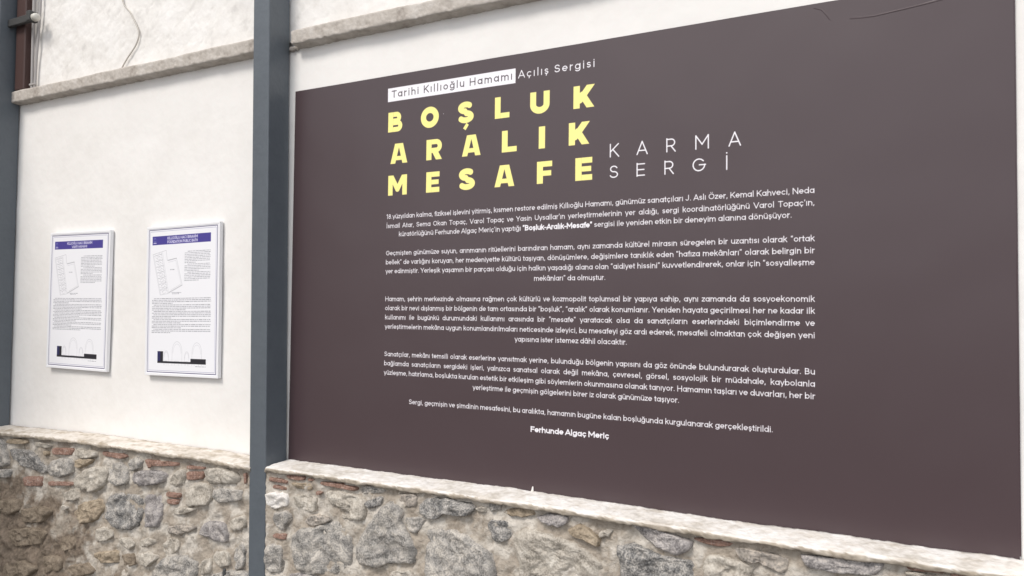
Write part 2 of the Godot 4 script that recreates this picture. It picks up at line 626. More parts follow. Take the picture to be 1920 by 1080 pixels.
# lime coping: sloping top, ragged lip
func coping(t: Node3D, x0: float, x1: float, s: int):
	var n := int((x1 - x0) / 0.008)
	var nj := 22
	part("coping", grid_mesh(n, nj, func(i, j):
		var x: float = x0 + (x1 - x0) * i / n
		var lump := nz.get_noise_2d(x * 4.0, 60.0 + s)
		var rag := nz.get_noise_2d(x * 16.0, 70.0)
		var zf := 0.140 + lump * 0.008 + rag * 0.004
		var bot := ledge(x) - 0.028 + lump * 0.006 + nz.get_noise_2d(x * 8.0, 80.0) * 0.007 + nz2.get_noise_2d(x * 45.0, 81.0) * 0.0025
		var yf := ledge(x) - 0.009 + nz.get_noise_2d(x * 3.0, 91.0) * 0.003
		var p := Vector3.ZERO
		var gap := 0.004 + maxf(nz.get_noise_2d(x * 6.0, 33.0), 0.0) * 0.010 * (1.0 if s == 0 else 0.2)
		if j == 0:
			p = Vector3(x, ledge(x) - 0.03, gap)
		elif j <= 11:
			var q: float = (j - 1) / 10.0
			p = Vector3(x, lerpf(ledge(x) + nz2.get_noise_2d(x * 2.0, 5.0) * 0.003, yf, pow(q, 1.5)), lerpf(gap, zf - 0.008, q))
			p.y += nz.get_noise_2d(x * 12.0, p.z * 12.0) * 0.003 + nz2.get_noise_2d(x * 44.0, p.z * 40.0) * 0.0019
		elif j <= 14:
			var q: float = (j - 12) / 2.0
			p = Vector3(x, yf - 0.001 - 0.006 * q, zf - 0.003 + 0.003 * q)
			p.z += nz2.get_noise_2d(x * 40.0, q * 2.0) * 0.002
		elif j <= 18:
			var q: float = (j - 14) / 4.0
			p = Vector3(x, lerpf(yf - 0.008, bot, q), zf - 0.004 * q * q)
			p.z += nz2.get_noise_3d(x * 40.0, p.y * 40.0, 6.0) * 0.003
		else:
			var q: float = (j - 18) / 4.0
			p = Vector3(x, bot + 0.004 * q, lerpf(zf - 0.006, 0.085, q))
		var e := minf(x - x0, x1 - x)
		if e < 0.03 and j > 0:
			var kk := pow(1.0 - e / 0.03, 2.0)
			p.y -= kk * 0.012
			p.z -= kk * 0.014 * clampf(p.z / 0.1, 0.0, 1.0)
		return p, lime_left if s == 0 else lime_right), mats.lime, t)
	part("coping_core", bev_box(Vector3(x1 - x0 - 0.02, 0.016, 0.075), 0.003), mats.stone_l, t, Vector3((x0 + x1) / 2, 0.826, 0.052))

# ---------------------------------------------------------------- posts
func build_posts():
	var t := thing("steel_post", "dark blue-grey steel box post between the framed boards and the banner", "post", Vector3(-0.0722 + 1.661 * 0.0165, 0, 0.064), "steel posts along the wall")
	t.rotation.z = atan(0.0165)
	part("box_section", post_mesh(0.092, 0.120, 3.55, 0.006), mats.post_paint, t)
	part("base_plate", bev_box(Vector3(0.17, 0.012, 0.16), 0.002), mats.post_paint, t, Vector3(0, 0.007, 0.03))
	var t2 := thing("steel_post", "dark blue-grey steel box post at the left end beside the brown downpipe", "post", Vector3(-2.090, 0, 0.064), "steel posts along the wall")
	part("box_section", post_mesh(0.092, 0.120, 3.55, 0.006), mats.post_paint, t2)
	part("base_plate", bev_box(Vector3(0.17, 0.012, 0.16), 0.002), mats.post_paint, t2, Vector3(0, 0.007, 0.03))

# ---------------------------------------------------------------- small fittings
func build_fittings():
	var t := thing("downpipe", "dark maroon rectangular downpipe beside the left steel post, above the concrete band", "pipe", Vector3(-1.984, 2.670, 0.026))
	part("pipe_body", bev_box(Vector3(0.086, 0.93, 0.040), 0.005), mats.maroon, t, Vector3(0, 0.465, 0))
	part("pipe_collar", bev_box(Vector3(0.092, 0.03, 0.046), 0.003), mats.maroon, t, Vector3(0, 0.80, 0))
	var a := thing("conduit_pipe", "thin pale vertical conduit nearest the maroon downpipe", "conduit", Vector3(-1.916, 2.668, 0.014), "conduits by the downpipe")
	part("tube", tube([Vector3(0, 0, 0), Vector3(-0.002, 0.3, 0.002), Vector3(-0.004, 0.92, 0.002)], 0.008, 10), mats.conduit, a)
	part("saddle", bev_box(Vector3(0.03, 0.012, 0.012), 0.002), mats.conduit, a, Vector3(0, 0.03, 0.004))
	var b := thing("conduit_pipe", "thin pale slanting conduit running up behind the white insulator", "conduit", Vector3(-1.892, 2.668, 0.014), "conduits by the downpipe")
	part("tube", tube([Vector3(0, 0, 0), Vector3(0.014, 0.2, 0.002), Vector3(0.032, 0.40, 0.002), Vector3(0.042, 0.92, 0.002)], 0.007, 10), mats.conduit, b)
	part("saddle", bev_box(Vector3(0.026, 0.012, 0.012), 0.002), mats.conduit, b, Vector3(0.003, 0.03, 0.004))
	var ia := thing("bracket_arm", "dark iron bracket arm with a white insulator crossing the downpipe", "bracket", Vector3(-2.04, 3.035, 0.07))
	part("arm", bev_box(Vector3(0.215, 0.042, 0.022), 0.004), mats.dark_iron, ia, Vector3(0.1, 0, 0))
	part("clamp", bev_box(Vector3(0.030, 0.056, 0.05), 0.004), mats.dark_iron, ia, Vector3(0.203, 0.004, 0))
	part("insulator", lathe([[0.001, 0.0], [0.016, 0.0], [0.021, 0.006], [0.017, 0.012], [0.022, 0.020], [0.020, 0.028], [0.012, 0.034], [0.001, 0.035]], true), mats.porcelain, ia, Vector3(0.219, -0.004, 0))
	# hanging wire
	var pts := []
	var raw := [[-1.216, 3.56], [-1.205, 3.26], [-1.176, 3.034], [-1.111, 2.954], [-1.055, 2.872], [-1.041, 2.835], [-1.063, 2.785], [-1.130, 2.724], [-1.169, 2.681], [-1.172, 2.668]]
	var cv := Curve3D.new()
	for i in raw.size():
		var pz := 0.007
		var tg := Vector3.ZERO
		if i > 0 and i < raw.size() - 1:
			tg = Vector3(raw[i + 1][0] - raw[i - 1][0], raw[i + 1][1] - raw[i - 1][1], 0) / 6.0
		cv.add_point(Vector3(raw[i][0] + 1.172, raw[i][1] - 2.668, pz), -tg, tg)
	cv.bake_interval = 0.02
	for q in cv.get_baked_points():
		pts.append(q)
	var w := thing("wire", "thin grey wire hanging in a bend against the upper wall", "wire", Vector3(-1.172, 2.668, 0))
	part("strand", tube(pts, 0.0036, 6), mats.cable, w)
	# iron peg in the stones by the foot of the middle post
	var pg := thing("iron_peg", "short dark iron peg sticking out of the rubble beside the middle post", "peg", Vector3(-0.222, 0.362, 0.135))
	part("shank", lathe([[0.0075, 0.0], [0.0075, 0.040], [0.005, 0.046], [0.0, 0.047]], false, 10), mats.dark_iron, pg)
	part("collar", lathe([[0.0, 0.0], [0.014, 0.0], [0.015, 0.008], [0.009, 0.012]], false, 10), mats.dark_iron, pg)
	# chip of white plaster standing on the coping against the banner
	var ch := thing("plaster_chip", "tiny white plaster chip standing on the coping against the banner", "chip", Vector3(1.146, 0.861, 0.010))
	part("flake", grid_mesh(6, 8, func(i, j):
		var q: float = i / 6.0
		var r: float = [0.0045, 0.0055, 0.004, 0.0035, 0.0035, 0.002, 0.0002][i]
		var an: float = TAU * j / 8.0
		return Vector3(cos(an) * r * (1 + 0.3 * sin(3 * an)) + q * 0.003, q * 0.020, -sin(an) * r * 0.6)), mats.stone_l, ch)

# ---------------------------------------------------------------- printing
# round geometric sans: advance, then strokes along centre lines in thousandths of the type size
# L x y x y = line, A cx cy rx ry from to = arc in degrees, D x y = dot
const GLYPHS := {
	"a": [600, "A 290 250 205 208 0 360;L 505 0 505 500"], "b": [600, "L 95 0 95 720;A 310 250 205 208 0 360"],
	"c": [540, "A 300 250 208 208 48 312"], "d": [600, "A 290 250 205 208 0 360;L 505 0 505 720"],
	"e": [575, "A 288 250 205 208 0 312;L 83 250 493 250"], "f": [300, "A 265 600 100 78 80 180;L 165 600 165 0;L 45 455 285 455"],
	"g": [600, "A 290 250 205 208 0 360;L 505 500 505 0;A 290 0 215 150 0 -150"], "h": [555, "L 95 0 95 720;A 278 290 183 168 0 180;L 461 0 461 290"],
	"i": [230, "L 115 0 115 500;D 115 645"], "ı": [230, "L 115 0 115 500"], "j": [235, "L 120 500 120 -60;A 40 -60 80 75 -90 0;D 120 645"],
	"k": [510, "L 95 0 95 720;L 100 225 420 500;L 215 320 450 0"], "l": [230, "L 115 0 115 720"],
	"m": [850, "L 95 0 95 500;A 260 300 165 158 0 180;L 425 0 425 300;A 590 300 165 158 0 180;L 755 0 755 300"],
	"n": [555, "L 95 0 95 500;A 278 290 183 168 0 180;L 461 0 461 290"], "o": [590, "A 295 250 205 208 0 360"],
	"p": [600, "L 95 -170 95 500;A 310 250 205 208 0 360"], "r": [355, "L 95 0 95 500;A 270 290 175 168 80 180"],
	"s": [465, "A 232 355 130 103 30 270;A 232 148 142 106 90 -150"], "t": [320, "L 150 640 150 90;A 235 90 85 48 180 275;L 45 455 280 455"],
	"u": [555, "L 95 500 95 210;A 278 210 183 168 180 360;L 461 500 461 0"], "v": [500, "L 55 490 250 20;L 445 490 250 20"],
	"y": [510, "L 55 490 262 10;L 460 490 195 -165"], "z": [450, "L 60 458 400 458;L 385 450 65 50;L 55 42 405 42"],
	"ç": [540, "A 300 250 208 208 48 312;L 305 0 280 -130"], "ş": [465, "A 232 355 130 103 30 270;A 232 148 142 106 90 -150;L 240 0 215 -130"],
	"ğ": [600, "A 290 250 205 208 0 360;L 505 500 505 0;A 290 0 215 150 0 -150;A 290 700 110 90 190 350"],
	"ü": [555, "L 95 500 95 210;A 278 210 183 168 180 360;L 461 500 461 0;D 195 645;D 360 645"], "ö": [590, "A 295 250 205 208 0 360;D 212 645;D 378 645"],
	"â": [600, "A 290 250 205 208 0 360;L 505 0 505 500;L 180 600 290 690;L 400 600 290 690"],
	"A": [690, "L 45 0 345 690;L 645 0 345 690;L 140 205 550 205"], "B": [640, "L 105 0 105 700;L 105 658 330 658;A 330 510 155 148 -90 90;L 105 362 350 362;A 350 202 175 160 -90 90;L 105 42 350 42"],
	"C": [740, "A 390 350 300 308 45 315"], "D": [720, "L 105 0 105 700;L 105 658 320 658;A 320 350 300 308 -90 90;L 105 42 320 42"],
	"E": [580, "L 105 0 105 700;L 105 658 520 658;L 105 350 490 350;L 105 42 520 42"], "F": [560, "L 105 0 105 700;L 105 658 510 658;L 105 340 470 340"],
	"G": [790, "A 395 350 305 308 40 360;L 742 350 420 350"], "Ğ": [790, "A 395 350 305 308 40 360;L 742 350 420 350;A 395 850 110 80 190 350"],
	"H": [720, "L 105 0 105 700;L 615 0 615 700;L 105 350 615 350"], "I": [270, "L 135 0 135 700"], "İ": [270, "L 135 0 135 700;D 135 850"],
	"J": [540, "L 400 700 400 230;A 230 230 170 188 200 360"], "K": [640, "L 105 0 105 700;L 110 275 570 700;L 250 400 595 0"],
	"L": [540, "L 105 0 105 700;L 105 42 490 42"], "M": [860, "L 105 0 105 700;L 755 0 755 700;L 110 690 430 230;L 750 690 430 230"],
	"N": [740, "L 105 0 105 700;L 635 0 635 700;L 110 690 630 10"], "O": [800, "A 400 350 308 308 0 360"], "Ö": [800, "A 400 350 308 308 0 360;D 300 850;D 500 850"],
	"P": [610, "L 105 0 105 700;L 105 658 340 658;A 340 480 180 178 -90 90;L 105 302 340 302"], "R": [640, "L 105 0 105 700;L 105 658 350 658;A 350 480 180 178 -90 90;L 105 302 350 302;L 330 300 560 0"],
	"S": [610, "A 305 505 190 153 20 270;A 305 200 215 158 90 -160"], "T": [570, "L 285 0 285 700;L 30 658 540 658"],
	"U": [700, "L 100 700 100 260;A 350 260 250 218 180 360;L 600 700 600 260"], "V": [680, "L 45 690 340 10;L 635 690 340 10"],
	"Y": [640, "L 40 690 320 300;L 600 690 320 300;L 320 0 320 300"], "Z": [590, "L 60 658 530 658;L 510 650 70 50;L 55 42 535 42"],
	"1": [330, "L 210 0 210 700;L 210 680 60 570"], "8": [600, "A 300 515 150 143 0 360;A 300 205 185 163 0 360"],
	".": [230, "D 115 45"], ",": [230, "L 130 60 95 -80"], "’": [200, "L 110 700 90 560"], "“": [340, "L 90 570 110 700;L 220 570 240 700"], "”": [340, "L 110 700 90 570;L 240 700 220 570"],
	"-": [360, "L 60 255 300 255"],
}

var buf := PackedByteArray()
var bw := 0
var bh := 0
var parsed := {}

func canvas(w: int, h: int, c: Color):
	bw = w
	bh = h
	var im := Image.create(w, h, false, Image.FORMAT_RGB8)
	im.fill(c)
	buf = im.get_data()

func canvas_tex() -> ImageTexture:
	return ImageTexture.create_from_image(Image.create_from_data(bw, bh, false, Image.FORMAT_RGB8, buf))

func blend(i: int, c: Color, a: float):
	buf[i] = int(lerpf(buf[i], c.r * 255.0, a) + 0.5)
	buf[i + 1] = int(lerpf(buf[i + 1], c.g * 255.0, a) + 0.5)
	buf[i + 2] = int(lerpf(buf[i + 2], c.b * 255.0, a) + 0.5)

func rect(x0: float, y0: float, x1: float, y1: float, c: Color, alpha := 1.0):
	for y in range(maxi(int(y0), 0), mini(int(ceil(y1)), bh)):
		var ay := minf(y + 1.0, y1) - maxf(y, y0)
		for x in range(maxi(int(x0), 0), mini(int(ceil(x1)), bw)):
			var ax := minf(x + 1.0, x1) - maxf(x, x0)
			blend((y * bw + x) * 3, c, clampf(ax * ay, 0.0, 1.0) * alpha)

# polyline of half width hw pixels; blunt ends are cut square; kept inside clip rows
func stroke(p: PackedVector2Array, hw: float, c: Color, blunt := false, top := -1e9, low := 1e9, alpha := 1.0):
	var x0 := 1e9
	var y0 := 1e9
	var x1 := -1e9
	var y1 := -1e9
	for q in p:
		x0 = minf(x0, q.x)
		x1 = maxf(x1, q.x)
		y0 = minf(y0, q.y)
		y1 = maxf(y1, q.y)
	var pad := hw + 1.0
	var n := p.size()
	for yy in range(maxi(int(maxf(y0 - pad, top - 1.0)), 0), mini(int(minf(y1 + pad, low + 1.0)) + 1, bh)):
		var ey := clampf(minf(yy + 1.0, low) - maxf(yy, top), 0.0, 1.0)
		if ey <= 0.0:
			continue
		for xx in range(maxi(int(x0 - pad), 0), mini(int(x1 + pad) + 1, bw)):
			var o := Vector2(xx + 0.5, yy + 0.5)
			var best := 1e9
			for k in n - 1:
				var a := p[k]
				var d := p[k + 1] - a
				var l2 := d.length_squared()
				if l2 < 1e-9:
					continue
				var t := (o - a).dot(d) / l2
				var over := 0.0
				if blunt:
					if k == 0 and t < 0.0:
						over = -t * sqrt(l2)
					elif k == n - 2 and t > 1.0:
						over = (t - 1.0) * sqrt(l2)
				var dist := 0.0
				if over > 0.0:
					dist = maxf(absf((o - a).dot(Vector2(-d.y, d.x))) / sqrt(l2), over + hw)
				else:
					dist = o.distance_to(a + d * clampf(t, 0.0, 1.0))
				if dist < best:
					best = dist
			var cov := clampf(hw + 0.5 - best, 0.0, 1.0) * ey
			if cov > 0.0:
				blend((yy * bw + xx) * 3, c, cov * alpha)

func arc(cx: float, cy: float, rx: float, ry: float, a0: float, a1: float, n: int) -> PackedVector2Array:
	var out := PackedVector2Array()
	for i in n + 1:
		var a := deg_to_rad(lerpf(a0, a1, float(i) / n))
		out.append(Vector2(cx + cos(a) * rx, cy + sin(a) * ry))
	return out

func strokes_of(ch: String) -> Array:
	if parsed.has(ch):
		return parsed[ch]
	var out := []
	for part_ in GLYPHS[ch][1].split(";"):
		var w: PackedStringArray = part_.split(" ")
		var v := []
		for i in range(1, w.size()):
			v.append(float(w[i]) / 1000.0)
		if w[0] == "L":
			out.append([0, PackedVector2Array([Vector2(v[0], v[1]), Vector2(v[2], v[3])])])
		elif w[0] == "D":
			out.append([1, PackedVector2Array([Vector2(v[0] - 0.002, v[1]), Vector2(v[0] + 0.002, v[1])])])
		else:
			var sweep := absf(v[5] - v[4]) * 1000.0
			out.append([0, arc(v[0], v[1], v[2], v[3], v[4] * 1000.0, v[5] * 1000.0, maxi(4, int(sweep / 24.0)))])
	parsed[ch] = out
	return out

# one glyph with its origin at pixel (x, y of the base line)
func glyph(ch: String, x: float, y: float, em: float, sx: float, hw: float, c: Color, alpha := 1.0):
	for s in strokes_of(ch):
		var q := PackedVector2Array()
		for p in s[1]:
			q.append(Vector2(x + p.x * em * sx, y - p.y * em))
		stroke(q, hw * (1.12 if s[0] == 1 else 1.0), c, false, -1e9, 1e9, alpha)

func adv(s: String, track: float) -> float:
	var w := 0.0
	for ch in s:
		if ch != " " and ch != "*":
			w += GLYPHS[ch][0] / 1000.0 + track
	return w

# a line of text set between pixel x0 and x1; '*' switches bold; spaces take up the slack when justified, else the letters do
func text_line(s: String, x0: float, x1: float, y: float, em: float, sx: float, hw: float, c: Color, justified: bool, bold_hw := 0.0, alpha := 1.0, tracked := false):
	var nsp := s.count(" ")
	var nat := adv(s, 0.0) * em * sx
	var space := 0.25 * em
	var stretch := sx
	if justified and nsp > 0:
		space = (x1 - x0 - nat) / nsp
	elif not tracked:
		stretch = sx * (x1 - x0 - nsp * space) / nat
	var gap := 0.0
	if tracked:
		gap = (x1 - x0 - nat - nsp * space) / (s.length() - 1)
		space += gap
	var x := x0
	var cur := hw
	for ch in s:
		if ch == "*":
			cur = bold_hw if cur == hw else hw
		elif ch == " ":
			x += space
		else:
			glyph(ch, x, y, em, stretch, cur, c, alpha)
			x += GLYPHS[ch][0] / 1000.0 * em * stretch + gap

# heavy capital drawn into the box x0..x1, base line y, height h (pixels)
func heavy(ch: String, x0: float, x1: float, y: float, h: float, c: Color):
	var t := h * 0.305
	var tb := h * 0.25
	var w := x1 - x0
	var top := y - h
	var d := func(a, b, f := 1.0):
		stroke(PackedVector2Array([Vector2(x0 + a[0] * w, y - a[1] * h), Vector2(x0 + b[0] * w, y - b[1] * h)]), t * 0.5 * f, c, false, top, y)
	match ch:
		"I":
			rect(x0, top, x1, y, c)
		"L":
			rect(x0, top, x0 + t, y, c)
			rect(x0 + t, y - tb, x1, y, c)
		"E":
			rect(x0, top, x0 + t, y, c)
			rect(x0 + t, y - tb, x1, y, c)
			rect(x0 + t, top, x1, top + tb, c)
			rect(x0 + t, top + h * 0.385, x1 - w * 0.06, top + h * 0.385 + tb * 0.92, c)
		"F":
			rect(x0, top, x0 + t, y, c)
			rect(x0 + t, top, x1, top + tb, c)
			rect(x0 + t, top + h * 0.42, x1 - w * 0.06, top + h * 0.42 + tb * 0.95, c)
		"U":
			rect(x0, top, x0 + t, y - h * 0.42, c)
			rect(x1 - t, top, x1, y - h * 0.42, c)
			stroke(arc((x0 + x1) / 2, y - h * 0.42, w / 2 - t / 2, h * 0.43 - t / 2, 0, 180, 22), t * 0.5, c, true)
		"O":
			stroke(arc((x0 + x1) / 2, y - h * 0.5, w / 2 - t * 0.51, h * 0.515 - t * 0.5, 0, 360, 40), t * 0.51, c)
		"S", "Ş":
			var ts := t * 0.46
			var cx := (x0 + x1) / 2
			stroke(arc(cx, y - h * 0.715, w * 0.475 - ts, h * 0.30 - ts, -35, -270, 26), ts, c, true)
			stroke(arc(cx, y - h * 0.29, w * 0.50 - ts, h * 0.305 - ts, -90, 155, 26), ts, c, true)
			rect(cx - w * 0.10, y - h * 0.60, cx + w * 0.10, y - h * 0.415, c)
			if ch == "Ş":
				stroke(PackedVector2Array([Vector2(cx + w * 0.13, y + h * 0.06), Vector2(cx - w * 0.07, y + h * 0.30)]), h * 0.085, c, true)
		"A":
			d.call([0.15, -0.1], [0.44, 1.1], 0.95)
			d.call([0.85, -0.1], [0.56, 1.1], 0.95)
			rect(x0 + w * 0.25, y - h * 0.37, x0 + w * 0.75, y - h * 0.16, c)
		"K":
			rect(x0, top, x0 + t, y, c)
			d.call([0.30, 0.36], [0.90, 1.12], 0.98)
			d.call([0.42, 0.58], [0.86, -0.1], 1.0)
		"M":
			rect(x0, top, x0 + t * 0.92, y, c)
			rect(x1 - t * 0.92, top, x1, y, c)
			d.call([0.12, 1.05], [0.5, 0.30], 0.86)
			d.call([0.88, 1.05], [0.5, 0.30], 0.86)
		"R", "B":
			rect(x0, top, x0 + t, y, c)
			var r1 := h * (0.33 if ch == "R" else 0.285)
			var tt := tb * 0.49
			rect(x0 + t, top, x1 - r1 - w * (0.05 if ch == "R" else 0.09), top + tt * 2, c)
			stroke(arc(x1 - r1 - w * (0.05 if ch == "R" else 0.09), top + r1, r1 - tt, r1 - tt, -90, 90, 20), tt, c, true)
			rect(x0 + t, top + r1 * 2 - tt * 2, x1 - r1 - w * 0.05, top + r1 * 2, c)
			if ch == "R":
				d.call([0.52, 0.42], [0.84, -0.1], 1.0)
			else:
				var r2 := h * 0.29
				rect(x0 + t, y - tt * 2, x1 - r2, y, c)
				rect(x0 + t, y - r2 * 2, x1 - r2, y - r2 * 2 + tt * 2, c)
				stroke(arc(x1 - r2, y - r2, r2 - tt, r2 - tt, -90, 90, 20), tt, c, true)

# ---------------------------------------------------------------- banner
const BW := 3.304   # layout units of the print: 3.304 x 2.0, drawn at 2.577 x 1.560 m
const BH := 2.0

func build_banner():
	var t := thing("exhibition_banner", "large dark brown vinyl banner with yellow heading and white exhibition text", "banner", Vector3(0, 0.858, 0))
	var s := 2048.0 / BW
	var base := lin(0.059, 0.0375, 0.042)
	canvas(2048, 1240, base)
	var white := Color(0.93, 0.92, 0.94)
	var yellow := Color(0.96, 0.92, 0.555)
	var py := func(y): return (2.8 - y) * s
	# heading
	rect(0.626 * s, py.call(2.7345), 1.361 * s, py.call(2.6655), white)
	text_line("Tarihi Kıllıoğlu Hamamı", 0.650 * s, 1.346 * s, py.call(2.686), 0.0485 * s, 1.08, 0.0023 * s, lin(0.06, 0.045, 0.05), false, 0.0, 1.0, true)
	text_line("Açılış Sergisi", 1.374 * s, 1.757 * s, py.call(2.687), 0.0485 * s, 1.08, 0.0022 * s, white, false, 0.0, 1.0, true)
	var heads := [
		[2.5095, [["B", 0.630, 0.718], ["O", 0.830, 0.937], ["Ş", 1.046, 1.137], ["L", 1.253, 1.331], ["U", 1.438, 1.537], ["K", 1.654, 1.757]]],
		[2.3475, [["A", 0.643, 0.757], ["R", 0.866, 0.962], ["A", 1.068, 1.182], ["L", 1.292, 1.371], ["I", 1.484, 1.516], ["K", 1.633, 1.735]]],
		[2.1875, [["M", 0.636, 0.752], ["E", 0.868, 0.946], ["S", 1.055, 1.148], ["A", 1.250, 1.365], ["F", 1.476, 1.553], ["E", 1.666, 1.747]]]]
	for r in heads:
		for g in r[1]:
			heavy(g[0], g[1] * s, g[2] * s, py.call(r[0]), 0.101 * s, yellow)
	for g in [["K", 1.829, 2.280], ["A", 1.948, 2.280], ["R", 2.079, 2.280], ["M", 2.201, 2.280], ["A", 2.334, 2.280], ["S", 1.828, 2.187], ["E", 1.950, 2.187], ["R", 2.071, 2.187], ["G", 2.189, 2.187], ["İ", 2.326, 2.187]]:
		var em := 0.0785 * s
		var lead: float = {"A": 0.0, "S": 0.06, "G": 0.06}.get(g[0], 0.08) * em
		if g[0] == "İ":
			lead = 0.11 * em
		glyph(g[0], g[1] * s - lead, py.call(g[2]), em, 1.0 if g[0] != "A" else 0.95, 0.0026 * s, white)
	# body
	var em := 0.0316 * s
	var wx := 1.032
	var hw := 0.00155 * s
	var xl := 0.6283
	var xr := 2.6602
	var body := [
		[xl, xr, 2.0708, true, "18.yüzyıldan kalma, fiziksel işlevini yitirmiş, kısmen restore edilmiş Kıllıoğlu Hamamı, günümüz sanatçıları J. Aslı Özer, Kemal Kahveci, Neda"],
		[xl, xr, 2.0237, true, "İsmail Atar, Sema Okan Topaç, Varol Topaç ve Yasin Uysallar’ın yerleştirmelerinin yer aldığı, sergi koordinatörlüğünü Varol Topaç’ın,"],
		[0.707, 2.578, 1.980, false, "küratörlüğünü Ferhunde Algaç Meriç’in yaptığı *“Boşluk-Aralık-Mesafe”* sergisi ile yeniden etkin bir deneyim alanına dönüşüyor."],
		[xl, xr, 1.8865, true, "Geçmişten günümüze suyun, arınmanın ritüellerini barındıran hamam, aynı zamanda kültürel mirasın süregelen bir uzantısı olarak “ortak"],
		[xl, xr, 1.8407, true, "bellek” de varlığını koruyan, her medeniyette kültürü taşıyan, dönüşümlere, değişimlere tanıklık eden “hafıza mekânları” olarak belirgin bir"],
		[xl, xr, 1.7957, true, "yer edinmiştir. Yerleşik yaşamın bir parçası olduğu için halkın yaşadığı alana olan “aidiyet hissini” kuvvetlendirerek, onlar için “sosyalleşme"],
		[1.466, 1.812, 1.749, false, "mekânları” da olmuştur."],
		[xl, xr, 1.6561, true, "Hamam, şehrin merkezinde olmasına rağmen çok kültürlü ve kozmopolit toplumsal bir yapıya sahip, aynı zamanda da sosyoekonomik"],
		[xl, xr, 1.6107, true, "olarak bir nevi dışlanmış bir bölgenin de tam ortasında bir “boşluk”, “aralık” olarak konumlanır. Yeniden hayata geçirilmesi her ne kadar ilk"],
		[xl, xr, 1.5644, true, "kullanımı ile bugünkü durumundaki kullanımı arasında bir “mesafe” yaratacak olsa da sanatçıların eserlerindeki biçimlendirme ve"],
		[xl, xr, 1.5179, true, "yerleştirmelerin mekâna uygun konumlandırılmaları neticesinde izleyici, bu mesafeyi göz ardı ederek, mesafeli olmaktan çok değişen yeni"],
		[1.370, 1.912, 1.4725, false, "yapısına ister istemez dâhil olacaktır."],
		[xl, xr, 1.3805, true, "Sanatçılar, mekânı temsili olarak eserlerine yansıtmak yerine, bulunduğu bölgenin yapısını da göz önünde bulundurarak oluşturdular. Bu"],
		[xl, xr, 1.3345, true, "bağlamda sanatçıların sergideki işleri, yalnızca sanatsal olarak değil mekâna, çevresel, görsel, sosyolojik bir müdahale, kaybolanla"],
		[xl, xr, 1.2883, true, "yüzleşme, hatırlama, boşlukta kurulan estetik bir etkileşim gibi söylemlerin okunmasına olanak tanıyor. Hamamın taşları ve duvarları, her bir"],
		[1.149, 2.138, 1.2415, false, "yerleştirme ile geçmişin gölgelerini birer iz olarak günümüze taşıyor."],
		[0.785, 2.507, 1.151, false, "Sergi, geçmişin ve şimdinin mesafesini, bu aralıkta, hamamın bugüne kalan boşluğunda kurgulanarak gerçekleştirildi."],
		[1.455, 1.833, 1.070, false, "*Ferhunde Algaç Meriç*"]]
	for l in body:
		text_line(l[4], l[0] * s, l[1] * s, py.call(l[2]), em, wx, hw, white, l[3], hw * 1.7)
	rect(0.9625 * s, py.call(2.5695), 0.9655 * s, py.call(2.5665), white)   # a speck of bare white vinyl
	var m := StandardMaterial3D.new()
	m.albedo_texture = canvas_tex()
	m.roughness = 0.33
	m.metallic_specular = 0.54
	mats["print"] = m
	var wm := 2.577
	var hm := 1.560
	part("printed_vinyl", grid_mesh(130, 80, func(i, j):
		var x: float = wm * i / 130.0
		var y: float = (hm + 0.03) * j / 80.0 - 0.03
		var z := 0.0065 + nz.get_noise_2d(x * 1.1 + 9.0, y * 1.1) * 0.0030 + nz2.get_noise_2d(x * 3.4, y * 2.2 + 5.0) * 0.0005
		return Vector3(x, y, z), null, func(i, j): return Vector2(i / 130.0, 1.0 - maxf((hm + 0.03) * j / 80.0 - 0.03, 0.0) / hm), true), m, t)
	# cut edges of the vinyl
	part("edge_strip", bev_box(Vector3(0.0035, hm, 0.003), 0.0006), mats.vinyl_back, t, Vector3(-0.0015, hm / 2, 0.0048))
	part("edge_strip", bev_box(Vector3(0.004, hm, 0.003), 0.0006), mats.vinyl_back, t, Vector3(wm + 0.0018, hm / 2, 0.0048))
	# creases where the vinyl has lifted near the top right corner
	for cr in [[[2.068, 1.549], [2.080, 1.543], [2.094, 1.537], [2.107, 1.520], [2.116, 1.505], [2.124, 1.500]], [[2.172, 1.497], [2.205, 1.494], [2.239, 1.493], [2.285, 1.497], [2.321, 1.500], [2.370, 1.505], [2.420, 1.511], [2.470, 1.519], [2.530, 1.530]]]:
		crease(t, cr)

func crease(t: Node3D, line: Array):
	var n := line.size()
	part("crease", grid_mesh(n - 1, 4, func(i, j):
		var p := Vector2(line[i][0], line[i][1])
		var a := Vector2(line[maxi(i - 1, 0)][0], line[maxi(i - 1, 0)][1])
		var b := Vector2(line[mini(i + 1, n - 1)][0], line[mini(i + 1, n - 1)][1])
		var d := (b - a).normalized()
		var up := Vector2(-d.y, d.x)
		if up.y < 0:
			up = -up
		var k := sin(PI * clampf((i + 0.25) / (n - 0.5), 0.0, 1.0))
		var prof := [[0.009, -0.001], [0.005, 0.0003], [0.000, 0.0013], [-0.0004, 0.0010], [0.0003, -0.001]]
		var q: Vector2 = p + up * prof[j][0]
		var z := 0.0062 + nz.get_noise_2d(q.x * 1.1 + 9.0, q.y * 1.1) * 0.0030
		return Vector3(q.x, q.y, z + prof[j][1] * (0.15 + 0.85 * k))), mats.vinyl_back, t)

# ---------------------------------------------------------------- info boards
func build_boards():
	board(Vector3(-1.450, 1.527, 0), -0.45, ["KILLIOĞLU HACI İBRAHİM", "VAKFI HAMAMI"], "white framed board, farther from the middle post, with short blue heading and bath plan", 3)
	board(Vector3(-0.664, 1.528, 0), 0.75, ["KILLIOĞLU HACI İBRAHİM", "FOUNDATION PUBLIC BATH"], "white framed board, nearer the middle post, with two long blue heading lines and bath plan", 8)

